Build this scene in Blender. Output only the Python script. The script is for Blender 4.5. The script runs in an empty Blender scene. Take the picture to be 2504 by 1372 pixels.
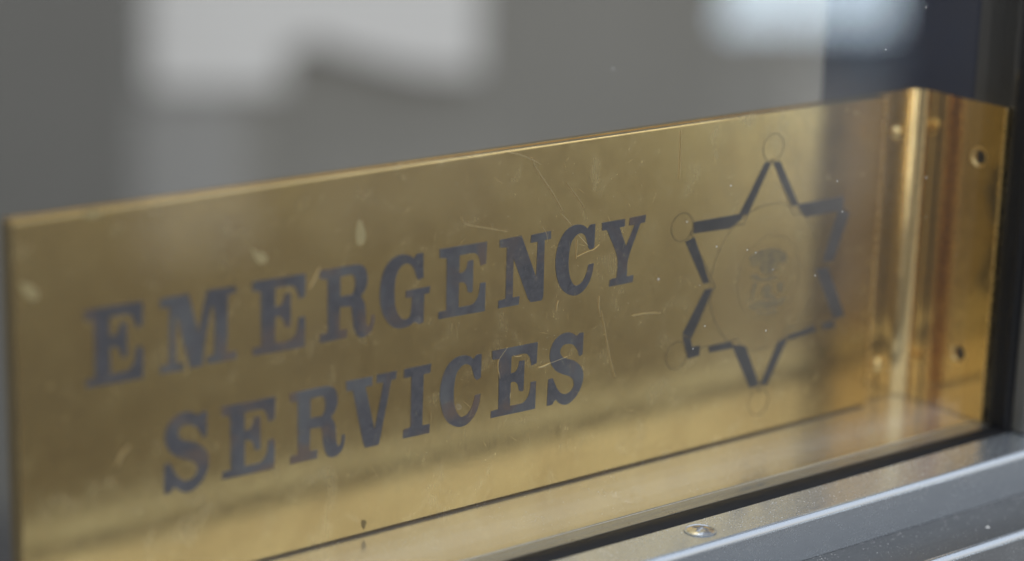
import bpy, bmesh, math, random
from mathutils import Vector, Matrix

random.seed(7)
scene = bpy.context.scene
col = scene.collection

# ------------------------------------------------------------------ camera
cam_data = bpy.data.cameras.new('camera')
cam = bpy.data.objects.new('camera', cam_data)
col.objects.link(cam)
FWD = Vector((0.59764, 0.75430, -0.27177)).normalized()
UP = Vector((0.14783, 0.22948, 0.96202)).normalized()
RIGHT = FWD.cross(UP).normalized()
UP = RIGHT.cross(FWD).normalized()
CAM_POS = Vector((-0.23194, -0.48135, 0.23681))
cam.matrix_world = Matrix(((RIGHT.x, UP.x, -FWD.x, CAM_POS.x),
                           (RIGHT.y, UP.y, -FWD.y, CAM_POS.y),
                           (RIGHT.z, UP.z, -FWD.z, CAM_POS.z),
                           (0, 0, 0, 1)))
cam_data.sensor_fit = 'HORIZONTAL'
cam_data.sensor_width = 36.0
cam_data.lens = 82.30
cam_data.clip_start = 0.01
cam_data.clip_end = 60.0
cam_data.dof.use_dof = True
cam_data.dof.focus_distance = 0.648
cam_data.dof.aperture_fstop = 4.2
cam_data.dof.aperture_blades = 0
scene.camera = cam

# ------------------------------------------------------------------ world
world = bpy.data.worlds.new('World')
scene.world = world
world.use_nodes = True
wn, wl = world.node_tree.nodes, world.node_tree.links
wn.clear()
w_out = wn.new('ShaderNodeOutputWorld')
w_bg = wn.new('ShaderNodeBackground')
w_tc = wn.new('ShaderNodeTexCoord')
w_sep = wn.new('ShaderNodeSeparateXYZ')
w_map = wn.new('ShaderNodeMapRange')
w_map.inputs['From Min'].default_value = -1.0
w_map.inputs['From Max'].default_value = 1.0
w_ramp = wn.new('ShaderNodeValToRGB')
WR = w_ramp.color_ramp
WR.interpolation = 'LINEAR'
WR.elements[0].position = 0.0
WR.elements[0].color = (0.060, 0.056, 0.052, 1)
WR.elements[1].position = 1.0
WR.elements[1].color = (0.74, 0.86, 1.06, 1)
for pos, c in ((0.31, (0.100, 0.094, 0.089)), (0.44, (0.275, 0.268, 0.256)), (0.50, (0.36, 0.355, 0.345)),
               (0.58, (0.93, 0.87, 0.79)), (0.72, (0.97, 1.0, 1.05))):
    e = WR.elements.new(pos)
    e.color = c + (1,)
wl.new(w_tc.outputs['Generated'], w_sep.inputs[0])
wl.new(w_sep.outputs['Z'], w_map.inputs['Value'])
wl.new(w_map.outputs[0], w_ramp.inputs[0])
wl.new(w_ramp.outputs[0], w_bg.inputs['Color'])
w_bg.inputs['Strength'].default_value = 1.0
wl.new(w_bg.outputs[0], w_out.inputs[0])

# ------------------------------------------------------------------ lamps
def area_lamp(name, loc, target, size, radiance, colour=(1, 1, 1), roll=0.0):
    """rectangular lamp; radiance is what a camera would read off its face"""
    d = bpy.data.lights.new(name, 'AREA')
    d.shape = 'RECTANGLE'
    d.size, d.size_y = size
    d.energy = radiance * math.pi * size[0] * size[1]
    d.color = colour
    o = bpy.data.objects.new(name, d)
    col.objects.link(o)
    o.location = loc
    q = (Vector(target) - Vector(loc)).to_track_quat('-Z', 'Y')
    o.rotation_mode = 'QUATERNION'
    o.rotation_quaternion = q @ Matrix.Rotation(roll, 3, 'Z').to_quaternion()
    return o

# daylight from above and in front of the window
area_lamp('overhead_light', (0.25, -0.85, 1.75), (0.18, -0.03, 0.0), (1.3, 0.9), 2.0, (0.94, 0.97, 1.0))
# unseen lamp added to brighten the wall and white sheet behind
area_lamp('wall_fill', (4.117, 2.337, 3.63), (3.709, 5.397, -0.858), (2.86, 1.22), 2.0, (1.0, 0.985, 0.95))
# unseen lamps behind the camera for reflections and haze in pane, plate and bracket
def mirror_lamp(x, z, w, h, radiance, colour=(1, 1, 1), y=-5.5, roll=0.0):
    area_lamp('reflection_lamp', (x, y, z), (x, 0.0, z), (w, h), radiance, colour, roll)
mirror_lamp(5.806, -1.035, 0.89, 0.26, 7.4, (0.72, 0.87, 1.0), roll=math.radians(-4.5))  # bright source mirrored along the pane's top right
mirror_lamp(6.090, -1.300, 0.36, 0.16, 0.60, (0.60, 0.80, 1.0))  # bluish glow on the pane over the jamb
mirror_lamp(5.610, -1.830, 0.52, 1.20, 0.19, (0.92, 0.96, 1.0))  # lays haze over the star
mirror_lamp(5.970, -1.560, 0.52, 0.56, 0.80, (0.98, 0.97, 0.95))  # added haze right of the star, upper part
mirror_lamp(5.970, -2.060, 0.50, 0.46, 0.38, (1.0, 0.95, 0.95))  # added haze right of the star, lower part
mirror_lamp(4.030, -1.500, 0.77, 0.30, 0.15)  # added to brighten the plate's upper middle
mirror_lamp(3.260, -1.390, 0.42, 0.48, 0.42)  # lays haze over the left side
mirror_lamp(-0.900, -0.980, 0.75, 0.55, 4.2, (1.0, 0.97, 0.92))  # added for the highlight in the bracket bend
mirror_lamp(-3.300, -1.150, 0.80, 0.70, 2.4, (1.0, 0.97, 0.92))  # added for a second streak in the bend

# ------------------------------------------------------------------ exposure
scene.view_settings.view_transform = 'Standard'
scene.view_settings.look = 'None'
scene.view_settings.exposure = 0.0
scene.view_settings.gamma = 1.0
scene.view_settings.use_curve_mapping = False
scene.cycles.use_denoising = True
scene.cycles.use_adaptive_sampling = True
scene.cycles.adaptive_threshold = 0.02
scene.cycles.max_bounces = 8
scene.cycles.glossy_bounces = 6
scene.cycles.diffuse_bounces = 3
scene.cycles.transparent_max_bounces = 16
scene.cycles.sample_clamp_indirect = 6.0
scene.cycles.caustics_reflective = True

# ------------------------------------------------------------------ helpers
def new_mat(name):
    m = bpy.data.materials.new(name)
    m.use_nodes = True
    nt = m.node_tree
    nt.nodes.clear()
    out = nt.nodes.new('ShaderNodeOutputMaterial')
    return m, nt.nodes, nt.links, out

def principled(nodes, links, out, **kw):
    b = nodes.new('ShaderNodeBsdfPrincipled')
    for k, v in kw.items():
        b.inputs[k.replace('_', ' ')].default_value = v
    links.new(b.outputs[0], out.inputs[0])
    return b

def coords(nodes, links, scale, rot=(0, 0, 0)):
    tc = nodes.new('ShaderNodeTexCoord')
    mp = nodes.new('ShaderNodeMapping')
    mp.inputs['Scale'].default_value = scale
    mp.inputs['Rotation'].default_value = rot
    links.new(tc.outputs['Object'], mp.inputs['Vector'])
    return mp.outputs[0]

def noise(nodes, links, vec, scale, detail=4.0, rough=0.55, dist=0.0):
    n = nodes.new('ShaderNodeTexNoise')
    n.inputs['Scale'].default_value = scale
    n.inputs['Detail'].default_value = detail
    n.inputs['Roughness'].default_value = rough
    n.inputs['Distortion'].default_value = dist
    links.new(vec, n.inputs['Vector'])
    return n.outputs['Fac']

def remap(nodes, links, src, a, b, c, d):
    m = nodes.new('ShaderNodeMapRange')
    m.inputs['From Min'].default_value = a
    m.inputs['From Max'].default_value = b
    m.inputs['To Min'].default_value = c
    m.inputs['To Max'].default_value = d
    links.new(src, m.inputs['Value'])
    return m.outputs[0]

def mixcol(nodes, links, fac, c1, c2):
    m = nodes.new('ShaderNodeMix')
    m.data_type = 'RGBA'
    links.new(fac, m.inputs[0])
    for sock, c in ((m.inputs[6], c1), (m.inputs[7], c2)):
        if isinstance(c, tuple):
            sock.default_value = c
        else:
            links.new(c, sock)
    return m.outputs[2]

def math_node(nodes, links, op, a, b=None):
    m = nodes.new('ShaderNodeMath')
    m.operation = op
    for i, v in enumerate((a, b)):
        if v is None:
            continue
        if isinstance(v, (int, float)):
            m.inputs[i].default_value = v
        else:
            links.new(v, m.inputs[i])
    return m.outputs[0]

def bump(nodes, links, bsdf, height, strength, dist):
    b = nodes.new('ShaderNodeBump')
    b.inputs['Strength'].default_value = strength
    b.inputs['Distance'].default_value = dist
    links.new(height, b.inputs['Height'])
    links.new(b.outputs[0], bsdf.inputs['Normal'])

# ------------------------------------------------------------------ materials
def make_brass(name, base, tarnish, r0, r1, brushed=True):
    m, n, l, out = new_mat(name)
    b = principled(n, l, out, Metallic=1.0, Roughness=0.2)
    big = noise(n, l, coords(n, l, (1, 1, 1)), 34.0, 3.0, 0.6, 0.4)
    blot = noise(n, l, coords(n, l, (1, 1, 1)), 95.0, 4.0, 0.7, 0.8)
    hair = noise(n, l, coords(n, l, (1, 1, 0.05), (0, 0.12, 0)), 2600.0, 1.0, 0.6)
    grain = noise(n, l, coords(n, l, (1, 1, 1)), 2400.0, 1.0, 0.6)
    mixf = remap(n, l, big, 0.36, 0.66, 0.0, 1.0)
    cbase = mixcol(n, l, mixf, base, tarnish)
    cbase = mixcol(n, l, remap(n, l, blot, 0.54, 0.72, 0.0, 0.45), cbase, (0.90, 0.74, 0.42, 1))
    l.new(cbase, b.inputs['Base Color'])
    ra = remap(n, l, blot, 0.40, 0.68, r0, r1)
    rb = remap(n, l, hair, 0.35, 0.65, -0.03, 0.03)
    l.new(math_node(n, l, 'ADD', ra, rb), b.inputs['Roughness'])
    if brushed:
        h = math_node(n, l, 'ADD', math_node(n, l, 'MULTIPLY', hair, 0.5), grain)
        bump(n, l, b, h, 0.03, 0.0001)
    return m

BRASS = make_brass('brass_plate', (0.78, 0.59, 0.262, 1), (0.65, 0.475, 0.202, 1), 0.185, 0.265)
BRASS_RED = make_brass('brass_bracket', (0.74, 0.575, 0.30, 1), (0.70, 0.535, 0.27, 1), 0.09, 0.15)
BRASS_EDGE = make_brass('brass_edge', (0.80, 0.62, 0.30, 1), (0.72, 0.52, 0.22, 1), 0.22, 0.32, False)

def make_scratch():
    m, n, l, out = new_mat('bare_brass_scratch')
    principled(n, l, out, Metallic=0.55, Roughness=0.5, Base_Color=(0.74, 0.61, 0.36, 1))
    return m
SCRATCH = make_scratch()

def make_drip():
    m, n, l, out = new_mat('dried_polish')
    principled(n, l, out, Metallic=0.35, Roughness=0.6, Base_Color=(0.50, 0.41, 0.205, 1))
    return m
DRIP = make_drip()

def make_stain():
    m, n, l, out = new_mat('dark_stain')
    b = principled(n, l, out, Metallic=0.7, Roughness=0.4)
    f = noise(n, l, coords(n, l, (1, 1, 1)), 1500.0)
    l.new(mixcol(n, l, f, (0.16, 0.11, 0.04, 1), (0.34, 0.26, 0.12, 1)), b.inputs['Base Color'])
    return m
STAIN_MAT = make_stain()

def make_enamel():
    m, n, l, out = new_mat('worn_enamel')
    b = principled(n, l, out, Roughness=0.34, Specular_IOR_Level=0.5)
    wear = noise(n, l, coords(n, l, (1, 1, 1)), 62.0, 3.0, 0.6, 0.7)
    cloud = noise(n, l, coords(n, l, (1, 1, 0.8), (0, 0.7, 0)), 48.0, 3.0, 0.6, 0.3)
    fine = noise(n, l, coords(n, l, (1, 1, 1)), 320.0, 5.0, 0.9)
    tint = mixcol(n, l, remap(n, l, fine, 0.32, 0.68, 0, 1), (0.044, 0.045, 0.058, 1), (0.118, 0.119, 0.145, 1))
    pale = mixcol(n, l, remap(n, l, cloud, 0.50, 0.63, 0.0, 0.85), tint, (0.135, 0.140, 0.155, 1))
    brown = mixcol(n, l, remap(n, l, wear, 0.52, 0.66, 0.0, 0.85), pale, (0.150, 0.100, 0.078, 1))
    rub = math_node(n, l, 'MULTIPLY', remap(n, l, fine, 0.58, 0.70, 0.0, 1.0), remap(n, l, wear, 0.42, 0.62, 0.0, 0.9))
    l.new(mixcol(n, l, rub, brown, (0.42, 0.33, 0.17, 1)), b.inputs['Base Color'])
    l.new(math_node(n, l, 'MULTIPLY', rub, 0.8), b.inputs['Metallic'])
    l.new(remap(n, l, wear, 0.3, 0.7, 0.26, 0.46), b.inputs['Roughness'])
    bump(n, l, b, fine, 0.2, 0.0001)
    return m
ENAMEL = make_enamel()

def make_star_enamel():
    m, n, l, out = new_mat('grey_star_enamel')
    b = principled(n, l, out, Roughness=0.38)
    f = noise(n, l, coords(n, l, (1, 1, 1)), 120.0, 5.0, 0.8)
    l.new(mixcol(n, l, remap(n, l, f, 0.35, 0.68, 0, 1), (0.036, 0.036, 0.042, 1), (0.074, 0.073, 0.080, 1)), b.inputs['Base Color'])
    return m
STAR_ENAMEL = make_star_enamel()

def make_etch():
    m, n, l, out = new_mat('faint_etching')
    b = principled(n, l, out, Metallic=0.9, Roughness=0.4)
    f = noise(n, l, coords(n, l, (1, 1, 1)), 260.0, 5.0, 0.7)
    l.new(mixcol(n, l, remap(n, l, f, 0.35, 0.65, 0, 1), (0.13, 0.11, 0.085, 1), (0.34, 0.265, 0.15, 1)), b.inputs['Base Color'])
    return m
ETCH = make_etch()

def make_seal():
    m, n, l, out = new_mat('rubbed_enamel')
    b = principled(n, l, out, Metallic=0.35, Roughness=0.4)
    f = noise(n, l, coords(n, l, (1, 1, 1)), 430.0, 4.0, 0.8)
    g = remap(n, l, f, 0.38, 0.66, 0.25, 0.95)
    l.new(mixcol(n, l, g, (0.085, 0.083, 0.086, 1), (0.56, 0.43, 0.20, 1)), b.inputs['Base Color'])
    l.new(math_node(n, l, 'MULTIPLY', g, 0.95), b.inputs['Metallic'])
    return m
SEAL = make_seal()

def make_alu(name, base, metallic, r0, r1, dust_amt):
    m, n, l, out = new_mat(name)
    b = principled(n, l, out, Metallic=metallic, Roughness=0.2)
    streak = noise(n, l, coords(n, l, (0.02, 1, 1)), 1800.0, 1.0, 0.6)
    cloud = noise(n, l, coords(n, l, (1, 1, 1)), 60.0, 3.0, 0.7, 0.5)
    grit = noise(n, l, coords(n, l, (1, 1, 1)), 1300.0, 2.0, 0.8)
    g = remap(n, l, grit, 0.60, 0.72, 0.0, dust_amt)
    g = math_node(n, l, 'MULTIPLY', g, remap(n, l, cloud, 0.35, 0.7, 0.1, 1.0))
    l.new(mixcol(n, l, g, base, (0.78, 0.76, 0.71, 1)), b.inputs['Base Color'])
    ra = remap(n, l, cloud, 0.3, 0.7, r0, r1)
    rb = remap(n, l, streak, 0.3, 0.7, -0.03, 0.03)
    rc = math_node(n, l, 'MULTIPLY', g, 0.5)
    l.new(math_node(n, l, 'ADD', math_node(n, l, 'ADD', ra, rb), rc), b.inputs['Roughness'])
    l.new(math_node(n, l, 'SUBTRACT', metallic, math_node(n, l, 'MULTIPLY', g, 0.7)), b.inputs['Metallic'])
    bump(n, l, b, streak, 0.03, 0.0001)
    return m

ALU = make_alu('satin_aluminium', (0.60, 0.65, 0.705, 1), 0.80, 0.17, 0.27, 0.5)
ALU_LEDGE = make_alu('satin_aluminium_ledge', (0.74, 0.73, 0.70, 1), 0.84, 0.16, 0.25, 0.25)
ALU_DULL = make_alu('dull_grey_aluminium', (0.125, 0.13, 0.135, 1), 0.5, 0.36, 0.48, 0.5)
CHROME = make_alu('screw_steel', (0.72, 0.72, 0.73, 1), 1.0, 0.10, 0.2, 0.1)

def make_plain(name, c1, c2, rough, scale, spec=0.5):
    m, n, l, out = new_mat(name)
    b = principled(n, l, out, Roughness=rough, Specular_IOR_Level=spec)
    f = noise(n, l, coords(n, l, (1, 1, 1)), scale, 5.0, 0.65)
    l.new(mixcol(n, l, remap(n, l, f, 0.3, 0.7, 0, 1), c1, c2), b.inputs['Base Color'])
    l.new(remap(n, l, f, 0.3, 0.7, rough - 0.06, rough + 0.08), b.inputs['Roughness'])
    return m
RUBBER = make_plain('black_rubber', (0.008, 0.008, 0.010, 1), (0.018, 0.019, 0.021, 1), 0.55, 900.0, 0.25)
GLAZING_STRIP = make_alu('grey_glazing_strip', (0.40, 0.40, 0.385, 1), 0.7, 0.26, 0.36, 0.3)
JAMB_MAT = make_plain('dark_blue_anodised', (0.0004, 0.006, 0.028, 1), (0.001, 0.009, 0.038, 1), 0.32, 40.0, 0.1)
CHARCOAL = make_plain('charcoal_anodised', (0.016, 0.016, 0.016, 1), (0.022, 0.022, 0.022, 1), 0.42, 60.0)
BEAD_DARK = make_plain('dark_grey_bead', (0.085, 0.085, 0.080, 1), (0.11, 0.11, 0.105, 1), 0.45, 60.0)  # even dark grey on the side bead
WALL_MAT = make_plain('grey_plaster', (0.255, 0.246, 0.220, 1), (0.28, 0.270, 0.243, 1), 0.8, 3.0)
SHAPE_MAT = make_plain('bright_shape_white', (0.88, 0.865, 0.84, 1), (0.90, 0.885, 0.86, 1), 0.7, 3.0)
BAND_GREY = make_plain('pale_band_grey', (0.29, 0.286, 0.272, 1), (0.31, 0.305, 0.29, 1), 0.8, 3.0)
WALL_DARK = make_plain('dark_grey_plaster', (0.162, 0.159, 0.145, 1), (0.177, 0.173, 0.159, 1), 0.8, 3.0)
FLOOR_MAT = make_plain('dark_floor', (0.075, 0.075, 0.078, 1), (0.10, 0.10, 0.102, 1), 0.5, 6.0)
DUST_MAT = make_plain('dust', (0.74, 0.73, 0.70, 1), (0.80, 0.79, 0.77, 1), 0.9, 300.0, 0.1)

def make_glass():
    m, n, l, out = new_mat('window_glass')
    tr = n.new('ShaderNodeBsdfTransparent')
    tr.inputs[0].default_value = (0.985, 0.992, 0.988, 1)
    gl = n.new('ShaderNodeBsdfGlossy')
    gl.inputs['Roughness'].default_value = 0.0
    gl.inputs['Color'].default_value = (1, 1, 1, 1)
    geo = n.new('ShaderNodeNewGeometry')
    dot = n.new('ShaderNodeVectorMath')
    dot.operation = 'DOT_PRODUCT'
    l.new(geo.outputs['Normal'], dot.inputs[0])
    l.new(geo.outputs['Incoming'], dot.inputs[1])
    c = math_node(n, l, 'ABSOLUTE', dot.outputs['Value'])
    p = math_node(n, l, 'POWER', math_node(n, l, 'SUBTRACT', 1.0, c), 5.0)
    f = math_node(n, l, 'ADD', math_node(n, l, 'MULTIPLY', p, 0.957), 0.043)
    mx = n.new('ShaderNodeMixShader')
    l.new(f, mx.inputs[0]); l.new(tr.outputs[0], mx.inputs[1]); l.new(gl.outputs[0], mx.inputs[2])
    df = n.new('ShaderNodeBsdfDiffuse')
    df.inputs[0].default_value = (0.8, 0.8, 0.78, 1)
    film = noise(n, l, coords(n, l, (1, 1, 1)), 14.0, 2.0, 0.6)
    mx2 = n.new('ShaderNodeMixShader')
    l.new(remap(n, l, film, 0.35, 0.7, 0.003, 0.011), mx2.inputs[0])
    l.new(mx.outputs[0], mx2.inputs[1]); l.new(df.outputs[0], mx2.inputs[2])
    l.new(mx2.outputs[0], out.inputs[0])
    return m
GLASS = make_glass()

# ------------------------------------------------------------------ mesh helpers
def link_bm(name, bm, mat, parent=None, smooth=None):
    me = bpy.data.meshes.new(name)
    bmesh.ops.recalc_face_normals(bm, faces=bm.faces)
    bm.to_mesh(me)
    bm.free()
    me.materials.append(mat)
    if smooth is not None:
        for p in me.polygons:
            p.use_smooth = True
        me.set_sharp_from_angle(angle=math.radians(smooth))
    o = bpy.data.objects.new(name, me)
    col.objects.link(o)
    if smooth is not None:
        wn_mod = o.modifiers.new('weighted_normal', 'WEIGHTED_NORMAL')
        wn_mod.weight = 100
        wn_mod.keep_sharp = True
    o.parent = parent
    return o

def empty(name, label, cat, loc=(0, 0, 0)):
    o = bpy.data.objects.new(name, None)
    o.empty_display_size = 0.02
    col.objects.link(o)
    o.location = loc
    o['label'] = label
    o['category'] = cat
    return o

def box_bm(lo, hi, bev=0.0, segs=2):
    bm = bmesh.new()
    bmesh.ops.create_cube(bm, size=1.0)
    c = [(a + b) / 2 for a, b in zip(lo, hi)]
    s = [b - a for a, b in zip(lo, hi)]
    for v in bm.verts:
        v.co = Vector((c[0] + v.co.x * s[0], c[1] + v.co.y * s[1], c[2] + v.co.z * s[2]))
    if bev:
        bmesh.ops.bevel(bm, geom=list(bm.edges), offset=bev, segments=segs, profile=0.5, affect='EDGES')
    return bm

def smooth_loop(pts, sub=4, limit=48.0):
    """round the gentle corners of an outline, keep the sharp ones"""
    n = len(pts)
    V = [Vector(p) for p in pts]
    sharp = []
    for i in range(n):
        a, b = V[i] - V[i - 1], V[(i + 1) % n] - V[i]
        ang = math.degrees(a.angle(b)) if a.length > 1e-6 and b.length > 1e-6 else 180
        sharp.append(ang > limit)
    out = []
    for i in range(n):
        j = (i + 1) % n
        p1, p2 = V[i], V[j]
        out.append(tuple(p1))
        if sharp[i] and sharp[j]:
            continue
        d = (p2 - p1)
        t1 = d * 1.0 if sharp[i] else (V[j] - V[i - 1]) * 0.5
        t2 = d * 1.0 if sharp[j] else (V[(j + 1) % n] - V[i]) * 0.5
        for t in (t1, t2):
            if t.length > d.length * 1.15:
                t *= d.length * 1.15 / t.length
        for k in range(1, sub):
            u = k / sub
            h00 = 2 * u ** 3 - 3 * u ** 2 + 1; h10 = u ** 3 - 2 * u ** 2 + u
            h01 = -2 * u ** 3 + 3 * u ** 2; h11 = u ** 3 - u ** 2
            out.append(tuple(p1 * h00 + t1 * h10 + p2 * h01 + t2 * h11))
    return out

def flat_shape(outline, holes, place, depth):
    """fill a 2-D outline with holes, map it with place(u, v, d) and give it thickness"""
    bm = bmesh.new()
    edges = []
    for loop in [outline] + list(holes):
        vs = [bm.verts.new(place(u, v, 0.0)) for u, v in loop]
        edges += [bm.edges.new((vs[i - 1], vs[i])) for i in range(len(vs))]
    bmesh.ops.triangle_fill(bm, use_beauty=True, use_dissolve=False, edges=edges)
    r = bmesh.ops.extrude_face_region(bm, geom=list(bm.faces))
    nv = [g for g in r['geom'] if isinstance(g, bmesh.types.BMVert)]
    off = Vector(place(0, 0, depth)) - Vector(place(0, 0, 0))
    for v in nv:
        v.co += off
    return bm

def extrude_profile(profile, axis, a, b):
    """profile: closed list of 2-D points; axis X -> (y, z), axis Z -> (x, y)"""
    bm = bmesh.new()
    f = (lambda p, t: (t, p[0], p[1])) if axis == 'X' else (lambda p, t: (p[0], p[1], t))
    A = [bm.verts.new(f(p, a)) for p in profile]
    B = [bm.verts.new(f(p, b)) for p in profile]
    n = len(profile)
    for i in range(n):
        bm.faces.new((A[i - 1], A[i], B[i], B[i - 1]))
    bm.faces.new(A)
    bm.faces.new(B)
    return bm

def arc(cx, cy, r, a0, a1, n):
    return [(cx + r * math.cos(math.radians(a0 + (a1 - a0) * i / n)),
             cy + r * math.sin(math.radians(a0 + (a1 - a0) * i / n))) for i in range(n + 1)]

def on_plate(lift):
    return lambda u, v, d: (u / 1000.0, -lift - d, v / 1000.0)

def ring_bm(cx, cz, rx, rz, w, lift, depth, n=48):
    o = [(cx + rx * math.cos(2 * math.pi * i / n), cz + rz * math.sin(2 * math.pi * i / n)) for i in range(n)]
    h = [(cx + (rx - w) * math.cos(2 * math.pi * i / n), cz + (rz - w) * math.sin(2 * math.pi * i / n)) for i in range(n)]
    return flat_shape(o, [h], on_plate(lift), depth)

def ribbon(pts, w):
    """tapered stroke outline along a polyline, w = half width in mm"""
    V = [Vector(p) for p in pts]
    dense = []
    for i in range(len(V) - 1):
        p0 = V[i - 1] if i else V[i]
        p3 = V[i + 2] if i + 2 < len(V) else V[i + 1]
        for k in range(4):
            u = k / 4
            dense.append(0.5 * ((2 * V[i]) + (V[i + 1] - p0) * u + (2 * p0 - 5 * V[i] + 4 * V[i + 1] - p3) * u * u
                                + (3 * V[i] - p0 - 3 * V[i + 1] + p3) * u ** 3))
    dense.append(V[-1])
    L, R = [], []
    n = len(dense)
    for i, p in enumerate(dense):
        d = (dense[min(i + 1, n - 1)] - dense[max(i - 1, 0)]).normalized()
        q = Vector((-d.y, d.x))
        t = i / (n - 1)
        ww = w * (0.25 + 0.75 * math.sin(math.pi * min(max(t, 0.03), 0.97)) ** 0.5)
        L.append(tuple(p + q * ww)); R.append(tuple(p - q * ww))
    return L + R[::-1]

# ------------------------------------------------------------------ lettering and marks, millimetres on the plate face
GLYPH={
'E':([(124.64,75.84),(140.50,75.66),(140.31,69.58),(138.51,69.23),(138.00,71.30),(137.06,72.68),(135.69,73.18),(131.36,73.14),(131.27,68.20),(132.82,68.34),(133.69,69.20),(134.24,71.23),(135.98,71.22),(135.97,62.61),(135.38,62.15),(134.31,62.62),(133.82,64.45),(132.74,65.49),(131.33,65.58),(131.26,58.73),(135.47,58.68),(136.96,59.44),(137.98,61.04),(138.49,64.35),(140.31,64.32),(140.24,56.19),(124.61,56.44),(124.72,58.41),(127.24,58.50),(127.12,73.02),(124.75,73.37)],None),
'R':([(86.75,75.66),(96.93,75.63),(99.16,75.35),(100.71,74.27),(101.49,72.11),(101.41,69.95),(100.64,68.14),(99.53,66.99),(100.67,64.75),(101.03,62.75),(101.14,60.55),(101.41,59.04),(101.93,58.27),(102.49,58.62),(102.84,59.78),(102.91,61.11),(103.90,61.19),(103.84,59.37),(103.29,57.51),(102.31,56.33),(100.77,55.61),(99.35,55.73),(98.22,56.65),(97.50,58.48),(97.06,60.73),(96.81,63.19),(96.47,64.65),(92.99,64.90),(92.89,58.76),(95.40,58.59),(95.14,56.32),(86.82,56.29),(86.95,58.44),(89.29,58.64),(89.22,73.03),(86.89,73.34)],[(93.07,73.03),(96.40,73.17),(97.38,72.50),(97.75,70.76),(97.49,68.88),(96.72,67.67),(93.11,67.71)]),
'G':([(119.39,75.63),(119.52,68.88),(118.07,68.36),(117.33,69.21),(116.72,71.02),(115.53,72.78),(113.93,73.51),(112.08,72.81),(110.82,70.93),(110.28,68.34),(110.18,65.43),(110.51,62.44),(111.41,60.09),(112.59,58.66),(113.89,58.20),(115.19,58.61),(115.61,59.90),(115.89,63.91),(113.80,64.17),(113.91,66.06),(121.77,66.07),(121.51,64.26),(119.90,64.19),(119.75,56.49),(118.30,56.11),(117.41,56.76),(116.67,57.00),(115.38,56.35),(113.35,55.95),(111.04,56.21),(109.00,57.41),(107.26,59.54),(106.08,62.18),(105.53,65.43),(105.71,69.05),(106.52,72.07),(108.19,74.60),(110.46,75.84),(112.74,76.11),(114.76,75.57),(116.37,74.49),(117.22,75.63)],None),
'N':([(144.82,75.49),(152.27,75.67),(157.81,63.09),(158.03,73.14),(155.55,73.14),(155.76,75.35),(162.57,75.57),(162.66,73.31),(160.43,73.27),(160.52,57.40),(159.98,56.10),(156.15,56.18),(155.08,57.55),(149.73,69.63),(149.75,58.51),(152.13,58.49),(151.92,56.14),(144.84,56.21),(144.92,58.33),(147.35,58.54),(147.33,73.03),(144.89,73.33)],None),
'C':([(178.48,75.39),(178.34,68.55),(176.99,68.14),(176.19,68.98),(175.66,70.74),(174.83,72.54),(173.28,73.36),(171.65,72.99),(170.07,71.30),(169.43,68.76),(169.20,65.68),(169.54,62.50),(170.39,60.20),(171.51,58.70),(172.58,58.41),(174.07,58.91),(175.36,60.41),(176.18,62.46),(176.51,63.87),(178.39,63.95),(178.05,61.45),(177.10,58.93),(175.51,56.98),(173.29,55.75),(170.88,55.77),(168.42,57.00),(166.55,58.98),(165.24,61.95),(164.56,65.65),(164.81,68.95),(165.73,71.92),(167.55,74.52),(169.88,75.81),(172.42,75.99),(174.40,75.36),(175.74,74.33),(176.66,75.40)],None),
'Y':([(180.91,75.30),(189.35,75.30),(189.46,73.15),(187.46,73.07),(190.17,67.21),(193.04,73.02),(191.01,73.18),(191.21,75.34),(197.29,75.44),(196.94,73.34),(195.22,73.21),(191.19,63.64),(190.85,58.29),(193.35,58.28),(193.14,56.21),(184.43,56.21),(184.64,58.26),(187.11,58.42),(187.13,64.24),(182.85,72.98),(181.08,73.06)],None),
'M':([(40.28,75.45),(48.22,75.61),(50.95,65.14),(53.53,75.64),(61.97,75.42),(61.81,73.87),(59.47,73.58),(59.04,58.61),(61.85,58.52),(61.68,56.41),(53.17,56.64),(53.42,58.40),(55.38,58.58),(55.63,69.08),(54.79,71.84),(52.65,61.70),(52.00,56.40),(48.53,56.36),(44.60,71.40),(44.39,58.15),(46.68,58.14),(46.37,56.22),(39.95,56.38),(40.13,58.25),(42.54,58.48),(42.92,72.97),(40.38,72.99)],None),
'S':([(53.15,44.10),(52.95,37.74),(51.91,37.36),(51.28,38.67),(50.65,39.98),(49.38,41.17),(47.98,41.68),(46.06,41.70),(44.90,40.64),(44.88,39.46),(45.88,38.09),(47.79,37.28),(50.09,36.30),(52.14,34.69),(53.41,32.53),(53.43,29.89),(52.44,27.22),(50.73,25.19),(48.64,23.95),(46.57,23.92),(44.79,24.90),(43.78,25.95),(43.01,25.52),(42.49,24.68),(40.58,24.74),(40.83,32.50),(42.36,32.54),(43.10,31.09),(44.09,29.22),(45.60,27.59),(47.39,26.97),(49.20,27.55),(50.26,29.00),(49.89,30.74),(48.49,31.99),(45.94,33.11),(43.91,34.23),(42.16,36.00),(41.18,38.32),(41.22,40.66),(42.27,43.03),(44.07,44.55),(46.37,45.17),(48.66,44.80),(50.18,43.85),(50.95,43.58),(51.73,44.26)],None),
'V':([(95.11,44.40),(103.45,44.27),(103.32,41.78),(101.22,41.74),(104.28,29.17),(107.05,41.93),(104.77,42.15),(104.91,44.43),(111.27,44.41),(110.97,42.21),(109.50,42.14),(105.79,25.31),(105.14,24.72),(101.40,24.77),(100.73,26.04),(97.21,41.50),(95.23,41.68)],None),
'I':([(113.74,44.39),(122.55,44.38),(122.27,41.86),(120.09,41.83),(119.86,27.40),(122.39,27.34),(122.27,24.76),(113.55,24.90),(113.68,27.32),(116.00,27.72),(116.10,41.84),(113.61,41.92)],None),
}
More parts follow.
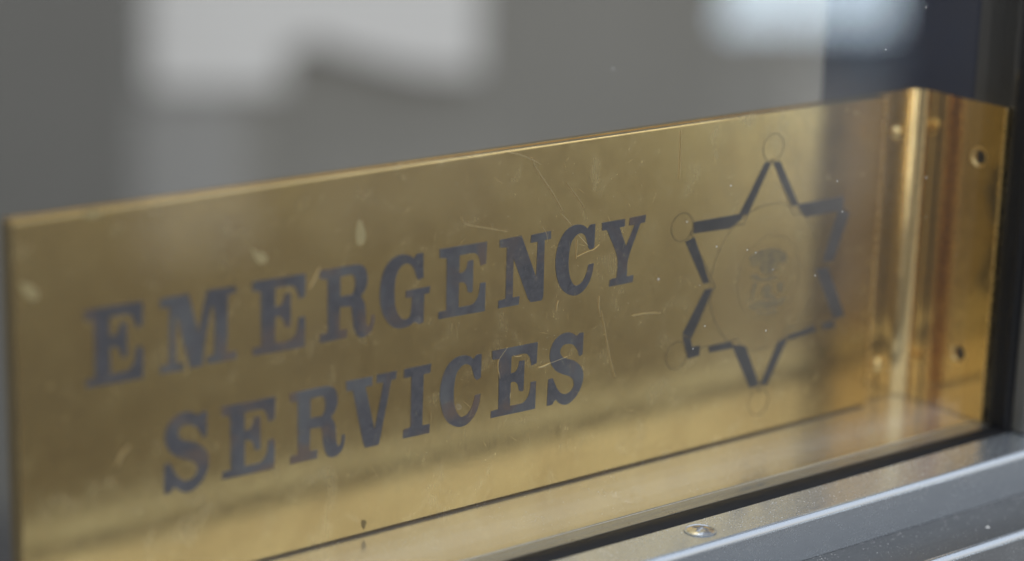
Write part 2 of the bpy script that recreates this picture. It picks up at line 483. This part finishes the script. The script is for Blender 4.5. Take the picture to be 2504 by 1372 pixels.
LETTERS=[('E',-104.91,0.02),('M',0.00,0.00),('E',-58.04,-0.10),('R',0.00,0.00),('G',0.00,0.00),('E',0.00,0.00),('N',0.00,0.00),('C',0.00,0.00),('Y',0.00,0.00),('S',0.00,0.00),('E',-67.23,-31.36),('R',-9.10,-31.36),('V',0.00,0.00),('I',0.00,0.00),('C',-38.95,-31.19),('E',18.56,-31.48),('S',122.47,0.03)]
STAR_STROKES=[[(243.28,85.28),(245.78,84.70),(237.25,69.94),(233.49,70.17)],
[(215.79,70.77),(233.45,70.74),(235.68,69.59),(230.28,66.81),(215.83,67.29)],
[(212.79,65.29),(216.35,66.18),(223.25,51.47),(220.77,51.43)],
[(221.53,49.61),(224.67,49.55),(216.92,35.44),(213.33,37.26)],
[(213.35,36.90),(216.73,35.47),(217.45,32.77),(220.59,32.66),(220.61,29.50),(216.01,29.30)],
[(224.19,31.61),(233.38,31.62),(233.73,29.38),(224.50,29.68)],
[(233.46,30.59),(239.26,29.23),(246.04,15.74),(242.00,15.30)],
[(252.87,28.36),(257.15,28.89),(249.02,14.89),(246.24,15.70)],
[(256.32,29.47),(268.32,30.95),(268.90,28.83),(257.62,27.92)],
[(267.18,48.96),(272.40,48.77),(281.22,31.89),(276.57,31.30)],
[(275.57,67.24),(280.42,64.99),(274.66,50.50),(269.83,50.62)],
[(257.10,70.56),(277.29,70.52),(277.49,66.11),(261.19,65.99)],
[(246.35,84.70),(249.40,84.75),(258.30,70.12),(255.37,70.36)],
[(271.35,30.81),(276.39,31.10),(277.42,28.68),(272.03,28.83)]]
STAR_SEAL=[[(238.77,56.95),(242.67,58.10),(246.46,58.55),(250.97,57.47),(254.41,55.67),(254.27,52.65),(251.30,53.38),(250.66,51.59),(248.44,50.33),(245.75,50.31),(243.90,51.89),(243.00,53.75),(240.33,53.72)],
[(239.56,51.25),(241.84,51.34),(244.26,49.67),(250.23,49.63),(251.66,48.68),(247.25,48.20),(241.42,49.24)],
[(240.72,48.49),(242.63,48.48),(242.24,45.94),(241.29,43.35),(239.96,43.27)],
[(244.47,44.29),(245.10,46.22),(246.93,47.38),(248.76,46.23),(248.50,44.53),(251.37,42.47),(248.29,42.23)],
[(251.20,47.16),(253.53,47.24),(253.91,44.84),(252.45,43.61),(251.17,45.13)],
[(238.76,41.44),(242.89,42.37),(247.73,42.03),(255.90,42.05),(252.93,40.03),(247.92,39.53),(242.11,40.03)],
[(241.77,39.36),(247.01,38.80),(252.02,39.15),(250.77,37.75),(246.12,37.78)]]
STAR_BALLS=[(246.25,89.19,4.35,4.32),(211.37,69.81,4.28,4.46),(211.43,31.09,3.94,4.50),(245.92,10.29,4.81,4.75)]
SCRATCHES=[(0.169,[(155.07,97.08),(156.60,94.06),(162.59,86.46),(166.43,80.76)]),
(0.169,[(166.02,80.00),(169.82,76.23)]),
(0.225,[(172.14,73.21),(176.00,69.49)]),
(0.169,[(146.32,99.70),(150.82,98.38),(155.09,96.51),(158.28,94.66)]),
(0.112,[(167.56,88.47),(171.38,84.16),(174.18,80.54)]),
(0.140,[(131.55,83.75),(133.37,81.48),(139.59,79.61),(147.30,77.51)]),
(0.140,[(209.12,98.36),(209.39,88.82),(209.21,84.05)]),
(0.112,[(172.06,71.82),(172.00,66.30)]),
(0.112,[(180.18,69.13),(178.29,67.98),(176.08,67.71),(172.13,66.75)]),
(0.169,[(193.46,46.17),(198.90,46.02),(204.43,45.24)]),
(0.112,[(180.89,53.88),(180.88,50.88),(181.63,47.75)]),
(0.112,[(181.85,49.52),(185.55,35.54),(187.87,28.99)]),
(0.337,[(83.71,71.43),(85.31,73.89),(86.80,76.37)]),
(0.281,[(27.53,34.88),(28.94,37.57),(31.02,39.27)]),
(0.337,[(159.56,36.63),(161.59,36.75),(163.34,37.16)]),
(0.112,[(163.34,37.16),(166.70,37.64),(169.79,38.06)]),
(0.112,[(148.35,44.42),(145.34,40.82),(146.05,35.98)]),
(0.112,[(159.36,77.09),(160.87,75.15),(161.39,72.75)]),
(0.112,[(150.57,41.91),(151.59,41.25),(153.46,41.16)]),
(0.112,[(149.77,31.14),(149.69,29.37)]),
(0.140,[(166.00,55.05),(165.61,53.93),(165.53,52.17)])]
DRIPS=[[(98.55,87.36),(99.83,86.43),(100.88,83.56),(100.14,80.72),(98.36,80.87),(97.82,83.45)],
[(66.10,84.87),(68.00,83.32),(70.04,82.82),(71.11,81.17),(70.03,79.95),(68.23,80.54),(67.28,81.95)],
[(3.52,85.41),(5.79,84.47),(7.82,82.36),(7.33,80.34),(5.67,81.10),(3.96,83.16)],
[(20.35,99.83),(23.05,100.27),(24.98,99.41),(23.54,98.21),(21.07,98.74)]]
STAIN=[(100.47,4.63),(101.05,4.19),(101.51,4.19),(101.98,3.42),(101.87,2.93),(101.08,1.47),(100.25,3.30)]
GLASS_SPECKS=[(0.2144,0.0648),(0.2539,0.1230),(0.2694,0.1338),(0.2144,0.1271),(0.1812,0.0830),(0.2131,0.0473),(0.2314,0.0605),(0.2407,0.0778),(0.2074,0.0707),(0.2042,0.0719),(0.1719,0.0685),(0.1897,0.0525),(0.1925,0.0745),(0.2378,0.0871),(0.1967,0.0910),(0.1857,0.0467),(0.0927,0.0703),(0.1532,0.1271),(0.1059,0.0451),(0.2748,0.0835)]

# ------------------------------------------------------------------ setting behind the pane
def structure(o):
    o['kind'] = 'structure'
    return o

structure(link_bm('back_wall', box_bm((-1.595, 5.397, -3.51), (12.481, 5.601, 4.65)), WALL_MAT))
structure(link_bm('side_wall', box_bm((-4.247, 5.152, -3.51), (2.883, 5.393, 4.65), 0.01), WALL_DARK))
structure(link_bm('reflection_band', box_bm((2.903, 5.368, -3.51), (3.352, 5.393, 4.65), 0.01), BAND_GREY))  # pale strip added in place of a reflected band of light
structure(link_bm('darkened_wall_foot', box_bm((-4.247, 5.07, -3.51), (2.873, 5.15, -2.184), 0.01), FLOOR_MAT))  # dark sheet added to darken the wall towards the bottom
structure(link_bm('floor', box_bm((-4.5, 0.30, -3.63), (13.0, 6.0, -3.51)), FLOOR_MAT))
panel = link_bm('bright_shape', flat_shape(smooth_loop([(3.048, 0.37), (4.216, 0.37), (4.227, -1.15), (3.979, -1.117), (3.593, -0.995), (3.498, -1.02), (3.498, -1.13), (3.04, -1.083)], 3, 30),
                                     [], lambda u, v, d: (u, 5.366 - d, v), 0.02), SHAPE_MAT)  # white sheet added to stand in for blurred bright shapes
panel['label'] = 'blurred white board with a notched lower edge standing in for bright shapes behind the plaque'
panel['category'] = 'panel'

# ------------------------------------------------------------------ window
XL, XR = -0.42, 0.3135           # how far the frame runs to the left / the right reveal
win = empty('window', 'aluminium window with a dusty glass pane, black gasket and stepped sill', 'window', (0, 0, 0))
win['kind'] = 'thing'

# inner ledge under the sign
link_bm('inner_ledge', box_bm((XL, -0.0292, -0.030), (0.3138, 0.014, 0.0), 0.0004), ALU_LEDGE, win)
# flat grey strip that holds the pane from inside
rg = [(-0.0345, -0.012), (-0.0293, -0.012), (-0.0293, -0.0002)] + arc(-0.0308, -0.0048, 0.0048, 74, 106, 6) + [(-0.0324, -0.0004), (-0.0345, -0.0004)]
link_bm('rear_gasket', extrude_profile(rg, 'X', XL, 0.3130), GLAZING_STRIP, win, 50)
# pane
link_bm('glass_pane', box_bm((XL, -0.0345, 0.0003), (0.3134, -0.0318, 0.62), 0.0003, 1), GLASS, win)
# front gasket, a rounded bead of rubber
fg = [(-0.0424, -0.010), (-0.0347, -0.010), (-0.0347, -0.0005)] + arc(-0.0386, -0.0065, 0.0070, 60, 120, 12) + [(-0.0424, -0.0008)]
link_bm('front_gasket', extrude_profile(fg, 'X', XL, 0.3118), RUBBER, win, 50)
sg = [(0.3220, -0.0424), (0.3137, -0.0424)] + arc(0.3137, -0.0402, 0.0018, 265, 95, 10) + [(0.3137, -0.0334), (0.3220, -0.0334)]
link_bm('side_gasket', extrude_profile(sg, 'Z', -0.004, 0.62), RUBBER, win, 50)
# glazing bead with a rounded nose
zs = -0.0132
bead = [(-0.0426, -0.030), (-0.0426, -0.0002), (-0.0428, 0.0)] + arc(-0.0556, -0.0020, 0.0020, 90, 180, 10) + [(-0.0576, zs - 0.004), (-0.0576, -0.030)]
bd = link_bm('glazing_bead', extrude_profile(bead, 'X', XL, 0.345), ALU, win, 35)
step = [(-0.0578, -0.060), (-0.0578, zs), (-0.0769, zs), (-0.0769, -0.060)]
ss = link_bm('sill_step', extrude_profile(step, 'X', XL, 0.345), ALU_DULL, win)  # kept dark so the bead face above mirrors less light
nose = [(-0.0771, -0.060), (-0.0771, zs + 0.0001)] + arc(-0.0775, zs - 0.0017, 0.0018, 90, 180, 10) + [(-0.0793, -0.060)]
link_bm('highlight_nosing', extrude_profile(nose, 'X', XL, 0.345), ALU, ss, 35)  # bright nosing added to carry the highlight along the step's edge
# jamb
link_bm('jamb', box_bm((0.3140, -0.0332, -0.03), (0.36, 0.048, 0.62), 0.0008), JAMB_MAT, win, 40)
link_bm('jamb_strip', box_bm((0.3137, -0.0330, 0.0002), (0.31395, -0.0170, 0.62), 0.0002, 1), CHARCOAL, win, 40)
link_bm('side_bead', box_bm((0.3128, -0.0475, 0.0004), (0.36, -0.0426, 0.62), 0.0010), BEAD_DARK, win, 40)

# screw in the bead
def screw(parent, x, y, z):
    R, rec = 0.0037, 0.0024
    bm = bmesh.new()
    NR, NA = 40, 112
    def height(px, py):
        r = math.hypot(px, py)
        h = 0.0007 * (1 - (r / R) ** 2)
        ca, sa = math.cos(0.5), math.sin(0.5)
        u, v = px * ca + py * sa, -px * sa + py * ca
        w = 0.00062 * (1.0 - 0.25 * r / rec)
        if r < rec and (abs(u) < w or abs(v) < w):
            h -= 0.0017 * (1 - (r / rec) ** 2) + 0.0006
        return h
    rows = []
    c = bm.verts.new((x, y, z + height(0, 0)))
    for i in range(1, NR + 1):
        r = R * i / NR
        rows.append([bm.verts.new((x + r * math.cos(2 * math.pi * k / NA), y + r * math.sin(2 * math.pi * k / NA),
                                   z + height(r * math.cos(2 * math.pi * k / NA), r * math.sin(2 * math.pi * k / NA)))) for k in range(NA)])
    rows.append([bm.verts.new((x + R * math.cos(2 * math.pi * k / NA), y + R * math.sin(2 * math.pi * k / NA), z - 0.0006)) for k in range(NA)])
    for k in range(NA):
        bm.faces.new((c, rows[0][k], rows[0][(k + 1) % NA]))
        for i in range(len(rows) - 1):
            bm.faces.new((rows[i][k], rows[i + 1][k], rows[i + 1][(k + 1) % NA], rows[i][(k + 1) % NA]))
    s = link_bm('screw', bm, CHROME, parent)
    s['label'] = 'cross head steel screw set in the glazing bead'
    # worn collar pressed round the head
    bm = bmesh.new()
    prof = [(R + 0.00025, -0.0002), (R + 0.0004, 0.00010), (R + 0.0006, 0.00010), (R + 0.0008, 0.00002)]
    rr = [[bm.verts.new((x + pr * math.cos(2 * math.pi * k / NA), y + pr * math.sin(2 * math.pi * k / NA), z + pz)) for k in range(NA)] for pr, pz in prof]
    for i in range(len(rr) - 1):
        for k in range(NA):
            bm.faces.new((rr[i][k], rr[i + 1][k], rr[i + 1][(k + 1) % NA], rr[i][(k + 1) % NA]))
    link_bm('screw_collar', bm, ALU, s, 60)
screw(bd, 0.1782, -0.0489, 0.0002)

# ------------------------------------------------------------------ brass sign
sign = empty('brass_sign', 'brass plaque lettered EMERGENCY SERVICES with a star badge, behind the glass', 'sign', (0, 0, 0))
Z0, Z1 = 0.0006, 0.0998
plate = link_bm('sign_plate', box_bm((0.0019, 0.0, Z0), (0.2929, 0.0029, Z1), 0.00035, 2), BRASS, sign)
link_bm('dark_side', box_bm((0.0013, 0.0004, Z0), (0.0018, 0.0050, Z1), 0.0001, 1), STAIN_MAT, plate)  # dark brown strip over the plate's left side
ch = [(0.2930, 0.0001), (0.2932, -0.0003), (0.2936, -0.0003), (0.2942, 0.0004), (0.2942, 0.0029), (0.2930, 0.0029)]
link_bm('bright_chamfer', extrude_profile(ch, 'Z', Z0, Z1 - 0.0004), BRASS_EDGE, plate, 50)  # tilted strip of paler brass put in for the bright chamfer line
T = 0.0020
xf, yb, rf = 0.3115, 0.0031, 0.0055     # flange face, bracket face, bend radius
prof = [(0.0021, yb)] + arc(xf - rf, yb - rf, rf, 90, 0, 14) + [(xf, -0.0059), (xf + T, -0.0059)] \
     + arc(xf - rf, yb - rf, rf + T, 0, 90, 14) + [(0.0021, yb + T)]
link_bm('back_plate', extrude_profile(prof, 'Z', 0.0003, Z1 + 0.0002), BRASS_RED, sign, 30)

def flange():
    y0, y1 = -0.0312, -0.0068
    hs = [(-0.0226, 0.0828), (-0.0208, 0.0198)]
    n = 32
    def circle(c, r):
        return [(c[0] + r * math.cos(2 * math.pi * i / n), c[1] + r * math.sin(2 * math.pi * i / n)) for i in range(n)]
    bm = bmesh.new()
    def sheet(x, r):
        e, loops = [], []
        for loop in [[(y0, 0.0003), (y1, 0.0003), (y1, Z1), (y0, Z1)]] + [circle(h, r) for h in hs]:
            vs = [bm.verts.new((x, u, v)) for u, v in loop]
            e += [bm.edges.new((vs[i - 1], vs[i])) for i in range(len(vs))]
            loops.append(vs)
        bmesh.ops.triangle_fill(bm, use_beauty=True, edges=e)
        return loops
    F = sheet(xf, 0.0026)
    Bk = sheet(xf + T, 0.0019)
    for a, b in zip(F, Bk):
        m = len(a)
        for i in range(m):
            bm.faces.new((a[i - 1], a[i], b[i], b[i - 1]))
    o = link_bm('flange', bm, BRASS_RED, sign, 25)
    for cy, cz in hs:                       # ring of paler brass added for each hole's bright crescent
        bm = bmesh.new()
        pr = [(0.0023, 0.0004), (0.0026, -0.00006), (0.0029, -0.0001), (0.0033, 0.00002)]
        rr = [[bm.verts.new((xf + h, cy + r * math.cos(2 * math.pi * i / n), cz + r * math.sin(2 * math.pi * i / n))) for i in range(n)] for r, h in pr]
        for j in range(3):
            for i in range(n):
                bm.faces.new((rr[j][i - 1], rr[j][i], rr[j + 1][i], rr[j + 1][i - 1]))
        link_bm('hole_rim', bm, BRASS_EDGE, o, 70)
    return o
fl = flange()
link_bm('flange_edge', box_bm((xf - 0.0004, -0.0324, 0.0003), (xf + T, -0.0314, Z1), 0.0003), BRASS_EDGE, fl, 30)

def rivet(x, z):
    bm = bmesh.new()
    NA, R = 32, 0.0026
    pr = [(0.0, 0.0019), (0.35, 0.0018), (0.65, 0.0014), (0.88, 0.0008), (1.0, 0.0)]
    rows = [[bm.verts.new((x + R * q * math.cos(2 * math.pi * k / NA), yb - h, z + R * q * math.sin(2 * math.pi * k / NA))) for k in range(NA)] for q, h in pr[1:]]
    c = bm.verts.new((x, yb - pr[0][1], z))
    for k in range(NA):
        bm.faces.new((c, rows[0][k], rows[0][(k + 1) % NA]))
        for i in range(len(rows) - 1):
            bm.faces.new((rows[i][k], rows[i + 1][k], rows[i + 1][(k + 1) % NA], rows[i][(k + 1) % NA]))
    link_bm('rivet', bm, BRASS_EDGE, sign, 60)
rivet(0.3027, 0.0868)
rivet(0.3014, 0.0116)

# letters
for k, dx, dz in LETTERS:
    o, h = GLYPH[k]
    sh = lambda L: [(u + dx, v + dz) for u, v in smooth_loop(L)]
    ob = link_bm('letter', flat_shape(sh(o), [sh(h)] if h else [], on_plate(-0.00004), 0.00016), ENAMEL, sign)
    ob['label'] = 'dark slab serif letter ' + k

# star badge
badge = link_bm('star_badge', ring_bm(246.0, 49.6, 22.6, 22.6, 0.22, -0.00004, 0.00008, 96), ETCH, sign)
badge['label'] = 'faint six pointed star badge with a seal in the middle'
def star_loop(R, r):
    return [(246.0 + (R if k % 2 == 0 else r) * math.cos(math.radians(90 + 30 * k)),
             49.7 + (R if k % 2 == 0 else r) * math.sin(math.radians(90 + 30 * k))) for k in range(12)]
link_bm('star_outline', flat_shape(star_loop(36.6, 20.6), [star_loop(35.9, 20.2)], on_plate(-0.00004), 0.00007), ETCH, badge)
for i, q in enumerate(STAR_STROKES):
    link_bm('star_stroke', flat_shape(q, [], on_plate(-0.00004), 0.00012 + i * 0.000004), STAR_ENAMEL, badge)
for cx, cz, rx, rz in STAR_BALLS:
    link_bm('tip_ball', ring_bm(cx, cz, 4.3, 4.3, 0.24, -0.00004, 0.00010), ETCH, badge)
for r in (13.0,):
    link_bm('seal_ring', ring_bm(247.4, 49.4, r, r, 0.14, -0.00004, 0.00008, 80), ETCH, badge)
for q in STAR_SEAL:
    link_bm('seal_mark', flat_shape(smooth_loop(q, 3, 80), [], on_plate(-0.00004), 0.00010), SEAL, badge)

# wear on the plate
for w, pts in SCRATCHES:
    link_bm('scratch', flat_shape(ribbon(pts, w * 0.5), [], on_plate(-0.00002), 0.00021), SCRATCH, plate)
for q in DRIPS:
    link_bm('polish_drip', flat_shape(smooth_loop(q, 4, 120), [], on_plate(-0.00002), 0.00010), DRIP, plate)
link_bm('stain', flat_shape(smooth_loop(STAIN, 3, 60), [], on_plate(-0.00002), 0.00008), STAIN_MAT, plate)

# hairline scratches all over, too many to tell apart
def hairlines():
    bm = bmesh.new()
    for i in range(150):
        cx, cz = random.uniform(60, 285), random.uniform(6, 96)
        if random.random() < 0.6:
            cx = random.gauss(170, 40)
        ln, a = random.uniform(0.8, 5.0), random.gauss(math.pi / 2 * 1.02, 0.25 if random.random() < 0.6 else 1.2)
        w = random.uniform(0.010, 0.032)
        d = Vector((math.cos(a), math.sin(a))); q = Vector((-d.y, d.x)) * w
        p0, p1 = Vector((cx, cz)) - d * ln / 2, Vector((cx, cz)) + d * ln / 2
        if not (2 < p0.x < 292 and 2 < p1.x < 292 and 2 < p0.y < 97 and 2 < p1.y < 97):
            continue
        m = (p0 + p1) / 2 + q * random.uniform(-6, 6)
        vs = [bm.verts.new((v.x / 1000, -0.00019 if s == 0 else -0.00019, v.y / 1000)) for s, v in ((0, p0), (0, m - q), (0, p1), (0, m + q))]
        bm.faces.new(vs)
    o = link_bm('hairline_scratches', bm, SCRATCH, plate)
    o['kind'] = 'stuff'
hairlines()

# ------------------------------------------------------------------ dust
def dust():
    bm = bmesh.new()
    def speck(p, r, flat):
        n = 6
        t = bm.verts.new((p[0], p[1] - r * 0.7 * flat[1], p[2] + r * 0.7 * flat[2]))
        base = []
        a0 = random.random() * 6
        for k in range(n):
            a = a0 + 2 * math.pi * k / n
            rr = r * random.uniform(0.6, 1.2)
            if flat[2]:
                base.append(bm.verts.new((p[0] + rr * math.cos(a), p[1] + rr * math.sin(a), p[2])))
            else:
                base.append(bm.verts.new((p[0] + rr * math.cos(a), p[1], p[2] + rr * math.sin(a))))
        for k in range(n):
            bm.faces.new((t, base[k - 1], base[k]))
    for i in range(620):      # glazing bead
        y = -0.0428 - abs(random.gauss(0, 0.0045)) if random.random() < 0.5 else random.uniform(-0.0553, -0.0430)
        if y < -0.0553: continue
        speck((random.uniform(0.08, 0.30), y, 0.00002), random.choice((0.00006, 0.00009, 0.00009, 0.00013, 0.00018)), (0, 0, 1))
    for i in range(420):      # step
        y = -0.0580 - abs(random.gauss(0, 0.004)) if random.random() < 0.6 else random.uniform(-0.0765, -0.058)
        if y < -0.0765: continue
        speck((random.uniform(0.12, 0.32), y, zs + 0.00002), random.choice((0.00007, 0.0001, 0.00013, 0.0002)), (0, 0, 1))
    speck((0.2720, -0.0705, zs + 0.0001), 0.0008, (0, 0, 1))
    for i in range(170):      # ledge
        speck((random.uniform(0.06, 0.29), random.uniform(-0.029, -0.001), 0.00002), random.choice((0.00006, 0.00009, 0.00014)), (0, 0, 1))
    for i in range(220):      # grit on the plate face
        speck((random.gauss(0.150, 0.035), -0.0001, random.uniform(0.008, 0.094)), random.uniform(0.00003, 0.00008), (0, 1, 0))
    for x, z in GLASS_SPECKS:
        speck((x, -0.03453, z), 0.00030, (0, 1, 0))
    for i in range(70):
        speck((random.uniform(0.05, 0.30), -0.03453, random.uniform(0.005, 0.16)), random.uniform(0.00005, 0.00012), (0, 1, 0))
    o = link_bm('dust', bm, DUST_MAT)
    o['kind'] = 'stuff'
    o['label'] = 'white dust specks on the pane, ledge and sill'
    o['category'] = 'dust'
dust()
